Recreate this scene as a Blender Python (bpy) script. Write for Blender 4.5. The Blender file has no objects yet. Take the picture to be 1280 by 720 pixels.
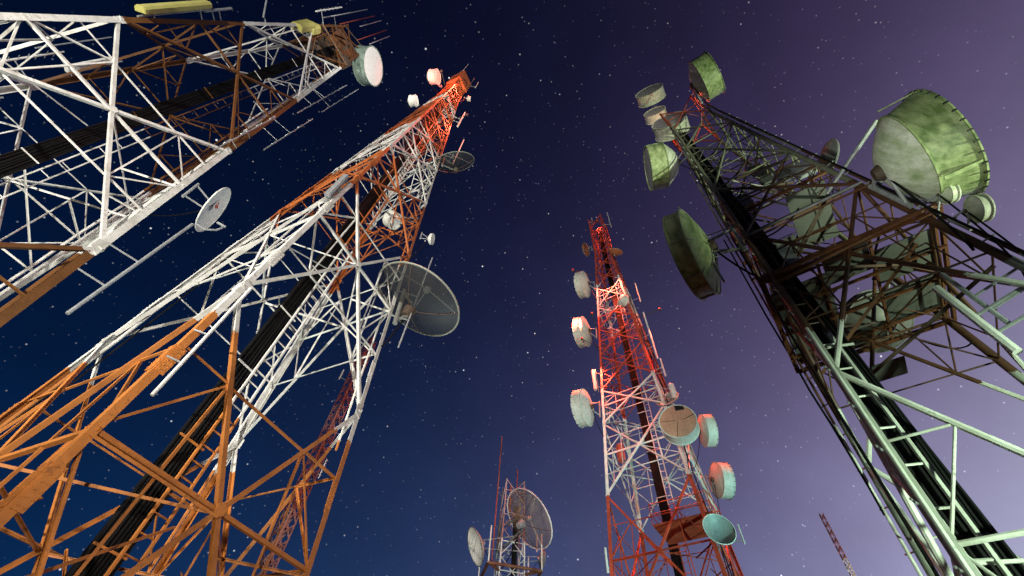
import bpy, bmesh, math, random
from mathutils import Vector, Matrix
random.seed(7)
R = math.radians
SC = bpy.context.scene
COL = SC.collection
V = Vector

# ------------------------------------------------------------------ camera
FPX = 545.49                       # focal length in pixels of the 1280 px wide photograph
EYE = V((0, 0, 1.6))
RIGHT = V((0.9960692, -0.07201689, 0.05157248))
UP = V((-0.08857851, -0.80983302, 0.57993477))
FWD = V((0.0, 0.58222337, 0.81302887))
cd = bpy.data.cameras.new("camera")
cd.sensor_width = 36.0
cd.sensor_fit = 'HORIZONTAL'
cd.lens = FPX / 1280 * 36.0
cd.clip_start = 0.05
cd.clip_end = 3000
cam = bpy.data.objects.new("camera", cd)
COL.objects.link(cam)
m3 = Matrix((RIGHT, UP, -FWD)).transposed()
cam.matrix_world = Matrix.Translation(EYE) @ m3.to_4x4()
SC.camera = cam


def ray(px, py):
    return ((px - 640) / FPX * RIGHT + (360 - py) / FPX * UP + FWD).normalized()


def proj(p):
    q = p - EYE
    w = q.dot(FWD)
    if w < 0.05:
        return None
    return (640 + FPX * q.dot(RIGHT) / w, 360 - FPX * q.dot(UP) / w, w)


def at_line(px, py, a, b):
    """point on the sight line through a pixel that lies nearest to the line a-b"""
    d = ray(px, py)
    e = (b - a).normalized()
    w0 = EYE - a
    B = d.dot(e)
    D = d.dot(w0)
    Ee = e.dot(w0)
    t = (B * Ee - D) / (1 - B * B)
    return EYE + d * t


# ------------------------------------------------------------------ materials
def new_mat(name):
    m = bpy.data.materials.new(name)
    m.use_nodes = True
    nt = m.node_tree
    nt.nodes.clear()
    out = nt.nodes.new('ShaderNodeOutputMaterial')
    b = nt.nodes.new('ShaderNodeBsdfPrincipled')
    nt.links.new(b.outputs[0], out.inputs[0])
    return m, nt, b, out


def noise(nt, vec, scale, detail=4, rough=.6):
    n = nt.nodes.new('ShaderNodeTexNoise')
    n.inputs['Scale'].default_value = scale
    n.inputs['Detail'].default_value = detail
    n.inputs['Roughness'].default_value = rough
    nt.links.new(vec, n.inputs['Vector'])
    return n.outputs['Fac']


def ramp(nt, fac, stops, interp='LINEAR'):
    r = nt.nodes.new('ShaderNodeValToRGB')
    r.color_ramp.interpolation = interp
    els = r.color_ramp.elements
    while len(els) > 1:
        els.remove(els[-1])
    els[0].position = stops[0][0]
    els[0].color = (*stops[0][1], 1)
    for p, c in stops[1:]:
        e = els.new(p)
        e.color = (*c, 1)
    nt.links.new(fac, r.inputs[0])
    return r.outputs[0]


def mix(nt, fac, a, b, mode='MIX'):
    n = nt.nodes.new('ShaderNodeMix')
    n.data_type = 'RGBA'
    n.blend_type = mode
    for sock, val in ((n.inputs[0], fac), (n.inputs[6], a), (n.inputs[7], b)):
        if isinstance(val, (int, float)):
            sock.default_value = val
        elif isinstance(val, tuple):
            sock.default_value = (*val, 1)
        else:
            nt.links.new(val, sock)
    return n.outputs[2]


def math_n(nt, op, a, b=None, clamp=False):
    n = nt.nodes.new('ShaderNodeMath')
    n.operation = op
    n.use_clamp = clamp
    for sock, val in ((n.inputs[0], a), (n.inputs[1], b)):
        if val is None:
            continue
        if isinstance(val, (int, float)):
            sock.default_value = val
        else:
            nt.links.new(val, sock)
    return n.outputs[0]


def banded_paint(name, zmax, bands, grime=.55, rust=(.10, .045, .02)):
    """painted steel, bands of paint by height; bands = [(height m, colour)], chipped and rusty here and there"""
    m, nt, b, out = new_mat(name)
    geo = nt.nodes.new('ShaderNodeNewGeometry')
    sep = nt.nodes.new('ShaderNodeSeparateXYZ')
    nt.links.new(geo.outputs['Position'], sep.inputs[0])
    rag = noise(nt, geo.outputs['Position'], 9., 3, .6)
    zz = math_n(nt, 'ADD', sep.outputs['Z'], math_n(nt, 'MULTIPLY', math_n(nt, 'SUBTRACT', rag, .5), .35))
    f = math_n(nt, 'DIVIDE', zz, zmax)
    col = ramp(nt, f, [(max(0, z / zmax), c) for z, c in bands], 'CONSTANT')
    n1 = noise(nt, geo.outputs['Position'], 2.1, 6, .65)
    n2 = noise(nt, geo.outputs['Position'], 14., 4, .7)
    v = math_n(nt, 'MULTIPLY_ADD', n1, .5)
    nt.nodes[-1].inputs[2].default_value = .72
    c1 = mix(nt, 1., col, ramp(nt, n1, [(.30, (.62, .60, .56)), (.56, (1, 1, 1))]), 'MULTIPLY')
    oi = nt.nodes.new('ShaderNodeObjectInfo')
    c1 = mix(nt, 1., c1, ramp(nt, oi.outputs['Random'], [(0, (.66, .66, .65)), (.5, (.9, .9, .89)), (1, (1, 1, 1))]), 'MULTIPLY')
    rf = ramp(nt, math_n(nt, 'MULTIPLY', n1, n2), [(.31, (0, 0, 0)), (.42, (grime,) * 3)])
    c2 = mix(nt, rf, c1, rust)
    nt.links.new(c2, b.inputs['Base Color'])
    b.inputs['Roughness'].default_value = .55
    b.inputs['Metallic'].default_value = 0
    return m


def plain(name, col, rough=.6, metal=0, var=.3, scale=3.):
    m, nt, b, out = new_mat(name)
    tc = nt.nodes.new('ShaderNodeNewGeometry')
    n1 = noise(nt, tc.outputs['Position'], scale, 5, .65)
    c = mix(nt, 1., col, ramp(nt, n1, [(.32, (1 - var,) * 3), (.66, (1, 1, 1))]), 'MULTIPLY')
    nt.links.new(c, b.inputs['Base Color'])
    b.inputs['Roughness'].default_value = rough
    b.inputs['Metallic'].default_value = metal
    return m


def weathered(name, col, stain, amount=.6, thr=.5, scale=1.2, rough=.5):
    """white dish paint with streaky stains that run down the surface"""
    m, nt, b, out = new_mat(name)
    geo = nt.nodes.new('ShaderNodeNewGeometry')
    mp = nt.nodes.new('ShaderNodeMapping')
    mp.inputs['Scale'].default_value = (7., 7., .40)
    nt.links.new(geo.outputs['Position'], mp.inputs[0])
    ns = noise(nt, mp.outputs[0], scale, 5, .6)
    npat = noise(nt, geo.outputs['Position'], scale * .9, 6, .6)
    n1 = math_n(nt, 'ADD', math_n(nt, 'MULTIPLY', ns, .60), math_n(nt, 'MULTIPLY', npat, .40))
    n2 = noise(nt, geo.outputs['Position'], 9., 4, .7)
    f = ramp(nt, n1, [(thr - .14, (0, 0, 0)), (thr + .13, (amount,) * 3)])
    c = mix(nt, f, col, stain)
    c = mix(nt, 1., c, ramp(nt, n2, [(.3, (.75, .75, .73)), (.6, (1, 1, 1))]), 'MULTIPLY')
    nt.links.new(c, b.inputs['Base Color'])
    b.inputs['Roughness'].default_value = rough
    return m


def perforated(name, col, see=.55):
    """expanded-metal dish skin: most light passes between the wires"""
    m, nt, b, out = new_mat(name)
    b.inputs['Base Color'].default_value = (*col, 1)
    b.inputs['Roughness'].default_value = .6
    tr = nt.nodes.new('ShaderNodeBsdfTransparent')
    mx = nt.nodes.new('ShaderNodeMixShader')
    tc = nt.nodes.new('ShaderNodeTexCoord')
    n1 = noise(nt, tc.outputs['Object'], 3., 3, .5)
    f = math_n(nt, 'MULTIPLY_ADD', n1, .2)
    nt.nodes[-1].inputs[2].default_value = see - .1
    nt.links.new(f, mx.inputs[0])
    nt.links.new(b.outputs[0], mx.inputs[1])
    nt.links.new(tr.outputs[0], mx.inputs[2])
    nt.links.new(mx.outputs[0], out.inputs[0])
    return m


ORANGE = (.56, .20, .04)
RUST_ORANGE = (.155, .062, .014)
RED = (.56, .075, .035)
WHITE = (.78, .78, .75)
DULLWHITE = (.70, .72, .66)

M = {}
M['cable'] = plain('black_cable_sheath', (.004, .004, .0045), .7, 0, .3, 5)
M['cable'].node_tree.nodes['Principled BSDF'].inputs['Specular IOR Level'].default_value = .2
M['galv'] = plain('galvanised_steel', (.42, .44, .45), .45, .4, .35, 6)
M['frame_grey'] = plain('dull_grey_bracket', (.16, .165, .15), .6, 0, .35, 4)
M['darksteel'] = plain('dark_rusty_steel', (.07, .045, .03), .7, 0, .4, 4)
M['pole_white'] = plain('white_antenna_tube', (.72, .72, .68), .5, 0, .25, 4)
M['pole_red'] = plain('red_antenna_tube', (.5, .10, .06), .5, 0, .25, 4)
M['dish_white'] = weathered('weathered_white_dish', (.76, .76, .72), (.30, .32, .24), .55, .52)
M['dish_green'] = weathered('algae_stained_dish', (.50, .58, .30), (.075, .14, .03), .9, .49, 1.0)
M['dish_greenwhite'] = weathered('white_dish_with_green_stains', (.74, .75, .66), (.20, .30, .08), .85, .54, .9)
M['dish_redlit'] = weathered('dish_tinted_by_red_light', (.40, .14, .07), (.2, .06, .03), .5, .5)  # red lamplight put into the colour of the small tip dishes
M['dish_deep'] = weathered('dark_green_dish', (.34, .44, .38), (.05, .09, .06), .85, .50, 1.6)
M['dish_grey'] = weathered('grey_dish', (.30, .31, .30), (.15, .16, .14), .5, .5)
M['radome_grey'] = weathered('grey_radome_cloth', (.34, .34, .33), (.22, .22, .2), .5, .5, 2)
M['radome_white'] = weathered('white_radome', (.82, .82, .79), (.6, .58, .5), .3, .58, 1)
M['radome_pink'] = weathered('worn_salmon_radome', (.64, .31, .21), (.45, .22, .15), .6, .5, 1)
M['mesh'] = perforated('wire_mesh_skin', (.02, .021, .017), .40)
M['mesh2'] = perforated('pale_wire_mesh_skin', (.22, .16, .10), .50)
M['rim'] = plain('pale_rim_tube', (.24, .25, .21), .5, 0, .25, 4)
M['black'] = plain('black_rubber_and_hole_dark', (.01, .01, .01), .6, 0, .2, 5)
M['dish_dark'] = weathered('dark_grey_dish', (.17, .18, .175), (.09, .09, .08), .5, .5)
M['deck'] = plain('grey_deck_sheet', (.085, .09, .083), .7, 0, .5, 1.3)
M['frame_rust'] = plain('rusty_orange_frame', (.13, .045, .015), .6, 0, .45, 3)
M['panel_cream'] = plain('cream_panel_cover', (.50, .47, .14), .45, 0, .2, 2)
M['logo'] = plain('red_mark', (.6, .03, .02), .5, 0, .1, 4)
M['concrete'] = plain('concrete', (.32, .31, .29), .85, 0, .35, 2)
M['dark_lens'] = plain('lamp_housing', (.06, .06, .06), .5, .3, .2, 4)


def emissive(name, col, strength):
    m, nt, b, out = new_mat(name)
    b.inputs['Base Color'].default_value = (*col, 1)
    b.inputs['Emission Color'].default_value = (*col, 1)
    b.inputs['Emission Strength'].default_value = strength
    return m


M['red_lamp'] = emissive('red_lamp_glass', (.9, .05, .02), 2.)


# ------------------------------------------------------------------ mesh building
class MB:
    def __init__(self):
        self.v = []
        self.f = []

    def add(self, vs, fs):
        o = len(self.v)
        self.v += [tuple(x) for x in vs]
        self.f += [tuple(i + o for i in f) for f in fs]

    def sweep(self, rings, closed_caps=True):
        n = len(rings[0])
        vs = [p for r in rings for p in r]
        fs = []
        for k in range(len(rings) - 1):
            for i in range(n):
                j = (i + 1) % n
                fs.append((k * n + i, k * n + j, (k + 1) * n + j, (k + 1) * n + i))
        if closed_caps:
            fs.append(tuple(reversed(range(n))))
            fs.append(tuple((len(rings) - 1) * n + i for i in range(n)))
        self.add(vs, fs)

    def angle(self, pts, u, v, w, t, w1=None):
        """L profile; u and v are the directions of its two flanges; width may taper to w1"""
        rings = []
        for k, p in enumerate(pts):
            ww = w if w1 is None else w + (w1 - w) * k / (len(pts) - 1)
            sec = ((0, 0), (ww, 0), (ww, t), (t, t), (t, ww), (0, ww))
            rings.append([p + u * a + v * b for a, b in sec])
        if u.cross(v).dot(pts[-1] - pts[0]) < 0:
            rings = [list(reversed(r)) for r in rings]
        self.sweep(rings)

    def tube(self, pts, r, n=8, r1=None):
        pts = [V(p) for p in pts]
        rings = []
        ref = None
        for k, p in enumerate(pts):
            d = (pts[min(k + 1, len(pts) - 1)] - pts[max(k - 1, 0)]).normalized()
            if ref is None:
                ref = d.orthogonal().normalized()
            ref = (ref - d * ref.dot(d))
            ref = ref.normalized() if ref.length > 1e-5 else d.orthogonal().normalized()
            s = d.cross(ref)
            rr = r if r1 is None else r + (r1 - r) * k / (len(pts) - 1)
            rings.append([p + (ref * math.cos(a) + s * math.sin(a)) * rr for a in [2 * math.pi * i / n for i in range(n)]])
        self.sweep(rings)

    def box(self, c, x, y, z):
        """centre and three half-axis vectors"""
        vs = [c + x * a + y * b + z * d for a in (-1, 1) for b in (-1, 1) for d in (-1, 1)]
        fs = [(0, 1, 3, 2), (4, 6, 7, 5), (0, 4, 5, 1), (2, 3, 7, 6), (0, 2, 6, 4), (1, 5, 7, 3)]
        if x.cross(y).dot(z) < 0:
            fs = [tuple(reversed(f)) for f in fs]
        self.add(vs, fs)

    def lathe(self, prof, n=40, close=False):
        """profile of (radius, z) about local Z"""
        vs, fs = [], []
        for r, z in prof:
            for i in range(n):
                a = 2 * math.pi * i / n
                vs.append((r * math.cos(a), r * math.sin(a), z))
        m = len(prof)
        for k in range(m if close else m - 1):
            k2 = (k + 1) % m
            for i in range(n):
                j = (i + 1) % n
                fs.append((k * n + i, k * n + j, k2 * n + j, k2 * n + i))
        self.add(vs, fs)

    def build(self, name, mat, parent=None, smooth=False):
        me = bpy.data.meshes.new(name)
        me.from_pydata(self.v, [], self.f)
        me.materials.append(mat)
        if smooth:
            me.polygons.foreach_set('use_smooth', [True] * len(me.polygons))
            try:
                me.set_sharp_from_angle(angle=R(35))
            except Exception:
                pass
        me.update()
        o = bpy.data.objects.new(name, me)
        COL.objects.link(o)
        if parent is not None:
            o.parent = parent
        return o


def thing(name, label, cat, loc=(0, 0, 0), group=None, rot=None):
    o = bpy.data.objects.new(name, None)
    COL.objects.link(o)
    o.empty_display_size = .3
    if rot is not None:
        o.matrix_world = Matrix.Translation(V(loc)) @ rot.to_4x4()
    else:
        o.location = loc
    o['label'] = label
    o['category'] = cat
    if group:
        o['group'] = group
    return o


# ------------------------------------------------------------------ lattice towers
class Tower:
    def __init__(s, ax, ay, H, k, phi, hs, htop, offx=0, offy=0):
        s.H, s.k, s.phi, s.hs, s.htop = H, k, phi, hs, htop
        s.c = V((ax * H, ay * H, 0))
        s.h0 = -1.6 / H + .004

    def z(s, h):
        return 1.6 + s.H * h

    def rad(s, h):
        return s.k * s.H * max(1 - h, 1 - s.hs)

    def pt(s, i, h, out=0):
        a = s.phi + (i % 4) * math.pi / 2
        r = s.rad(h) + out
        return V((s.c.x + r * math.cos(a), s.c.y + r * math.sin(a), s.z(h)))

    def axis(s, h):
        return V((s.c.x, s.c.y, s.z(h)))

    def at(s, leg, px, py):
        if leg == 'axis':
            return at_line(px, py, s.axis(0), s.axis(.5))
        return at_line(px, py, s.pt(leg, 0), s.pt(leg, min(.5, s.hs)))

    def near_leg(s, p, leg=None):
        """nearest leg point to p"""
        h = max(s.h0, min(s.htop, (p.z - 1.6) / s.H))
        if leg is None or leg == 'axis':
            leg = min(range(4), key=lambda i: (s.pt(i, h) - p).length)
        return s.pt(leg, h), leg, h


def in_view(p, q, pad=30):
    """approximate size in the picture; 0 when outside the frame"""
    best = 0
    seen = False
    for t in (0, .25, .5, .75, 1):
        r = proj(p.lerp(q, t))
        if r and -pad < r[0] < 1280 + pad and -pad < r[1] < 720 + pad:
            seen = True
            best = max(best, FPX * (q - p).length / r[2])
    return best if seen else 0


def emit(members, name, mat, root, cap, min_keep=True):
    """members: (p, q, builder); the largest in view become parts, the rest one part of kind stuff"""
    scored = sorted(((in_view(p, q), k) for k, (p, q, b) in enumerate(members)), reverse=True)
    rest = MB()
    for n, (sc, k) in enumerate(scored):
        p, q, b = members[k]
        if n < cap and sc > 0:
            mb = MB()
            b(mb)
            mb.build(name, mat, root)
        elif sc > 0 or min_keep:
            b(rest)
    if rest.v:
        o = rest.build(name, mat, root)
        o['kind'] = 'stuff'


def lattice(T, root, mat, levels, leg_w, diag_w, hor_w, red_w, detail, tubes=False, gusset=True, plan=True, caps=(100, 100, 100), skip_hor=(), leg_mat=None):
    leg_mat = leg_mat or mat
    t = leg_w * .10
    hs_pts = [T.h0] + ([T.hs] if T.h0 < T.hs < T.htop else []) + [T.htop]
    # legs
    for i in range(4):
        mb = MB()
        P = [T.pt(i, h) for h in hs_pts]
        a = T.phi + i * math.pi / 2
        u = (T.pt(i + 1, .1) - T.pt(i, .1))
        u.z = 0
        u.normalize()
        v = (T.pt(i + 3, .1) - T.pt(i, .1))
        v.z = 0
        v.normalize()
        fine = []
        for p, q in zip(P[:-1], P[1:]):
            fine += [p.lerp(q, x / 4) for x in range(4)]
        fine.append(P[-1])
        if tubes:
            mb.tube(fine, leg_w * .5, 12, leg_w * .3)
            mb.build('leg', leg_mat, root, True)
        else:
            mb.angle(fine, u, v, leg_w, t, leg_w * .45)
            mb.build('leg', mat, root)
        fb = MB()
        b = T.pt(i, T.h0)
        fb.box(V((b.x, b.y, .2)), V((.55, 0, 0)), V((0, .55, 0)), V((0, 0, .2)))
        fb.build('footing', M['concrete'], root)
    diags, hors, reds, gus, plans = [], [], [], [], []

    def member(p, q, n, w, off, side=1):
        tt = max(.012, w * .11)

        def b(mb, p=p, q=q, n=n, w=w, off=off, tt=tt):
            d = (q - p).normalized()
            if tubes:
                mb.tube([p, q], w * .5, 8)
                return
            u = n.cross(d).normalized() * side
            o = n * (-off)
            mb.angle([p + o - u * w * .5, q + o - u * w * .5], u, -n, w, tt)
        return (p, q, b)
    for li in range(len(levels) - 1):
        h0, h1 = levels[li], levels[li + 1]
        sc = max(.55, (1 - max(0, h0)) ** .6)
        dw, hw, rw = diag_w * sc, hor_w * sc, red_w * sc
        det = detail(h0)
        cs = []
        for i in range(4):
            L0, R0, L1, R1 = T.pt(i, h0), T.pt(i + 1, h0), T.pt(i, h1), T.pt(i + 1, h1)
            n = (R0 - L0).cross(L1 - L0).normalized()
            cen = (L0 + R0 + L1 + R1) / 4 - T.axis((h0 + h1) / 2)
            if n.dot(cen) < 0:
                n = -n
            w0, w1 = (R0 - L0).length, (R1 - L1).length
            s = w0 / (w0 + w1)
            c = L0.lerp(R1, s)
            Lm, Rm = L0.lerp(L1, s), R0.lerp(R1, s)
            cs.append(c)
            diags.append(member(L0, R1, n, dw, -.004))
            diags.append(member(R0, L1, n, dw, dw * .12 + .006, -1))
            if det >= 1:
                hors.append(member(Lm, Rm, n, hw, dw * .25 + .02))
            if li in skip_hor:
                hors.append(member(L1, R1, n, hw, dw * .25 + .02))
            if det >= 2:
                for (A, E0, m_) in ((L0, L0, Lm), (L1, L1, Lm), (R0, R0, Rm), (R1, R1, Rm)):
                    mid = E0.lerp(c, .5)
                    legq = E0.lerp(m_, .5)
                    reds.append(member(mid, legq, n, rw, dw * .3 + .03))
                    reds.append(member(mid, m_, n, rw, dw * .3 + .05, -1))
                    if det >= 3:
                        hm = m_.lerp(c, .5)
                        reds.append(member(mid, hm, n, rw, dw * .3 + .04))
            if det >= 3:
                for E0, E1 in ((L0, R0), (L1, R1)):
                    reds.append(member(E0.lerp(c, .5), E1.lerp(c, .5), n, rw * .9, dw * .3 + .06))
                plans.append(member(Lm, c.lerp(cs[-2], .5) if len(cs) > 1 else c, V((0, 0, 1)), rw, .09))
                plans.append(member(L0.lerp(L1, s * .5), T.axis(h0 + (h1 - h0) * s).lerp(c, .6), V((0, 0, 1)), rw, .12))
            if gusset and det >= 1:
                e1 = (R0 - L0).normalized()
                e2 = n.cross(e1).normalized()
                g = dw * 1.25

                def gb(mb, c=c, e1=e1, e2=e2, g=g, n=n):
                    pts = [c + (e1 * math.cos(x) + e2 * math.sin(x) * 1.15) * g for x in [R(60 * q + 30) for q in range(6)]]
                    mb.sweep([[p + n * .006 for p in pts], [p + n * .02 for p in pts]])
                gus.append((c - e1 * g, c + e1 * g, gb))
        if gusset and det >= 2:
            for i in range(4):
                L1, R1, L0, R0 = T.pt(i, h1), T.pt(i + 1, h1), T.pt(i, h0), T.pt(i + 1, h0)
                n = (R0 - L0).cross(L1 - L0).normalized()
                if n.dot((L1 + R0) / 2 - T.axis((h0 + h1) / 2)) < 0:
                    n = -n
                for P_, e_, up_ in ((L1, (R1 - L1).normalized(), (L1 - L0).normalized()), (R1, (L1 - R1).normalized(), (R1 - R0).normalized())):
                    g = dw * 1.5

                    def lb(mb, P_=P_, e_=e_, up_=up_, g=g, n=n):
                        pts = [P_ - up_ * g * 1.7, P_ - up_ * g * .9 + e_ * g * 1.5, P_ + up_ * g * .9 + e_ * g * 1.5, P_ + up_ * g * 1.7]
                        mb.sweep([[p + n * .004 for p in pts], [p + n * .016 for p in pts]])
                    gus.append((P_ - up_ * g, P_ + up_ * g, lb))
        if plan and det >= 1:
            for i in range(4):
                plans.append(member(cs[i], cs[(i + 1) % 4], V((0, 0, 1)), rw * 1.1, .05))
    emit(diags, 'diagonal_brace', mat, root, caps[0])
    emit(hors, 'horizontal_strut', mat, root, caps[1])
    if reds:
        emit(reds, 'short_brace', mat, root, caps[2])
    if gus:
        emit(gus, 'gusset_plate', mat, root, 100)
    if plans:
        emit(plans, 'inner_brace', mat, root, 100)


def cable_run(T, root, mat_ladder, h0, h1, off, wdir, width, n_cab, cab_r, ladder_off, rung_step, seed=1, follow=None, sub=1.0):
    """cables clipped side by side on a tray and a climbing ladder beside them"""
    rng = random.Random(seed)
    ddir = V((-wdir.y, wdir.x, 0))
    P = (lambda h: T.axis(h) + off) if follow is None else follow
    hh = [h0 + (h1 - h0) * x / 24 for x in range(25)]
    # dark backing tray
    mb = MB()
    rings = []
    for h in hh:
        c = P(h)
        w = width * .5
        rings.append([c - wdir * w + ddir * .05, c + wdir * w + ddir * .05, c + wdir * w + ddir * .07, c - wdir * w + ddir * .07])
    mb.sweep(rings)
    tray = mb.build('cable_tray', M['cable'], root)
    for k in range(n_cab):
        x = (k + .5) / n_cab * width - width / 2
        ph = rng.random() * 6
        pts = [P(h) + wdir * (x + .018 * math.sin(q * 1.3 + ph)) + ddir * (.02 + .02 * math.sin(q * .9 + ph * 2)) for q, h in enumerate(hh)]
        mb = MB()
        mb.tube(pts, cab_r * rng.uniform(.8, 1.15), 6)
        mb.build('feeder_cable', M['cable'], root, True)
    mb = MB()
    L = ladder_off
    lw = width * .30
    for s in (-1, 1):
        rings = []
        for h in hh:
            c = P(h) + L + wdir * s * lw
            rings.append([c - wdir * .022 - ddir * .03, c + wdir * .022 - ddir * .03, c + wdir * .022 + ddir * .03, c - wdir * .022 + ddir * .03])
        mb.sweep(rings)
    lo = mb.build('ladder', mat_ladder, root)
    mb = MB()
    z0, z1 = T.z(h0), T.z(h1)
    nr = int((z1 - z0) / rung_step)
    steps = []
    for q in range(nr):
        h = h0 + (h1 - h0) * (q + .5) / nr
        c = P(h) + L
        a, b = c - wdir * lw, c + wdir * lw
        steps.append((a, b, lambda mb, a=a, b=b: mb.tube([a, b], .018, 5)))
    emit(steps, 'rung', mat_ladder, lo, 100)
    # cross brackets that hold the tray
    for q in range(0, nr, 6):
        mb = MB()
        h = h0 + (h1 - h0) * (q + .5) / nr
        c = P(h)
        mb.box(c - ddir * .06, wdir * (width * .52), ddir * .012, V((0, 0, .02)))
        mb.build('bracket', mat_ladder, tray)


# ------------------------------------------------------------------ dishes
def lift(px, py, dx, dy):
    """unit vector square to the sight line whose image direction is (dx, dy)"""
    v = ray(px, py)
    e = ray(px + dx, py + dy) - v
    e = e - v * e.dot(v)
    return v, e.normalized()


def outline(p, n, r):
    """second moments of the outline of a disc as the lens sees it"""
    x = n.orthogonal().normalized()
    y = n.cross(x)
    pts = []
    for k in range(14):
        a = 2 * math.pi * k / 14
        q = proj(p + (x * math.cos(a) + y * math.sin(a)) * r)
        if q is None:
            return None
        pts.append(q)
    mx = sum(q[0] for q in pts) / 14
    my = sum(q[1] for q in pts) / 14
    return (sum((q[0] - mx) ** 2 for q in pts) / 14, sum((q[0] - mx) * (q[1] - my) for q in pts) / 14, sum((q[1] - my) ** 2 for q in pts) / 14)


def facing_ellipse(p, px, py, dx, dy, ratio, sign):
    """the disc normal whose outline is an ellipse of the given axis ratio, short axis along (dx, dy)"""
    L = math.hypot(dx, dy)
    dx, dy = dx / L, dy / L
    t = (dy * dy + ratio ** 2 * dx * dx, -dx * dy + ratio ** 2 * dx * dy, dx * dx + ratio ** 2 * dy * dy)
    tt = t[0] + t[2]
    best = None
    rr = .02 * (p - EYE).length
    a0 = math.atan2(dy, dx)
    span, rho0, rspan = R(50), .5, .48
    for it in range(4):
        c0 = best[1] if best else a0
        c1 = best[2] if best else rho0
        for u in range(-6, 7):
            for w_ in range(-6, 7):
                a = c0 + span * u / 6
                rho = min(.985, max(.03, c1 + rspan * w_ / 6))
                v, e = lift(px, py, math.cos(a), math.sin(a))
                n = (e * math.sqrt(1 - rho * rho) + v * (sign * rho)).normalized()
                m = outline(p, n, rr)
                if m is None:
                    continue
                mt = m[0] + m[2]
                er = sum((m[q] / mt - t[q] / tt) ** 2 * (2 if q == 1 else 1) for q in range(3))
                if best is None or er < best[0]:
                    best = (er, a, rho, n)
        span /= 4
        rspan /= 4
    return best[3]


def disc_radius(p, n, dia_px):
    """radius whose outline has the given longest diameter"""
    rr = .02 * (p - EYE).length
    m = outline(p, n, rr)
    t, d = m[0] + m[2], math.sqrt((m[0] - m[2]) ** 2 + 4 * m[1] ** 2)
    major = 2 * math.sqrt((t + d) / 2 * 2)
    return rr * dia_px / major


def facing_level(px, py, dx, dy, el=0):
    v, e = lift(px, py, dx, dy)
    best = None
    for k in range(360):
        a = R(k)
        n = V((math.cos(a) * math.cos(R(el)), math.sin(a) * math.cos(R(el)), math.sin(R(el))))
        q = n - v * n.dot(v)
        if q.length < 1e-4:
            continue
        s = q.normalized().dot(e)
        if best is None or s > best[0]:
            best = (s, n)
    return best[1]


def frame_z(n):
    up = V((0, 0, 1))
    x = up.cross(n)
    if x.length < 1e-3:
        x = V((1, 0, 0))
    x.normalize()
    y = n.cross(x).normalized()
    return Matrix((x, y, n)).transposed()


def mount(root, T, hub, n, r, leg=None, mat=None, spread=.35, arms=True):
    """pipe on the leg and arms from it to the dish hub, in world space under a rotated root"""
    mat = mat or M['galv']
    lp, leg, h = T.near_leg(hub, leg)
    inv = root.matrix_world.inverted()
    if (lp - hub).length > 6:
        lp = hub + (lp - hub).normalized() * 6
    L = max(.25, r * .55)
    axis = (T.pt(leg, min(h + .03, T.htop)) - T.pt(leg, h - .03)).normalized()
    out = (hub - lp)
    out.z = 0
    out = out.normalized() if out.length > 1e-3 else -n
    pc = lp + out * .18
    mb = MB()
    mb.tube([inv @ (pc - axis * L), inv @ (pc + axis * L)], max(.03, r * .05), 10)
    mb.build('mount_pipe', mat, root, True)
    if arms:
        for s in (-1, 1):
            mb = MB()
            mb.tube([inv @ (pc + axis * L * .8 * s), inv @ (hub + V((0, 0, 1)) * spread * r * s * .6)], max(.02, r * .035), 6)
            mb.build('mount_arm', mat, root, True)
    a, b = hub, T.pt(leg, max(T.h0, h - 2.2 / T.H), -.12)
    sag = .18 * (b - a).length
    mb = MB()
    mb.tube([inv @ (a.lerp(b, t) - V((0, 0, sag * 4 * t * (1 - t))) + (lp - hub) * .0) for t in [q / 9 for q in range(10)]], max(.018, r * .02), 6)
    mb.build('feeder_cable', M['cable'], root, True)
    return leg


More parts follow.
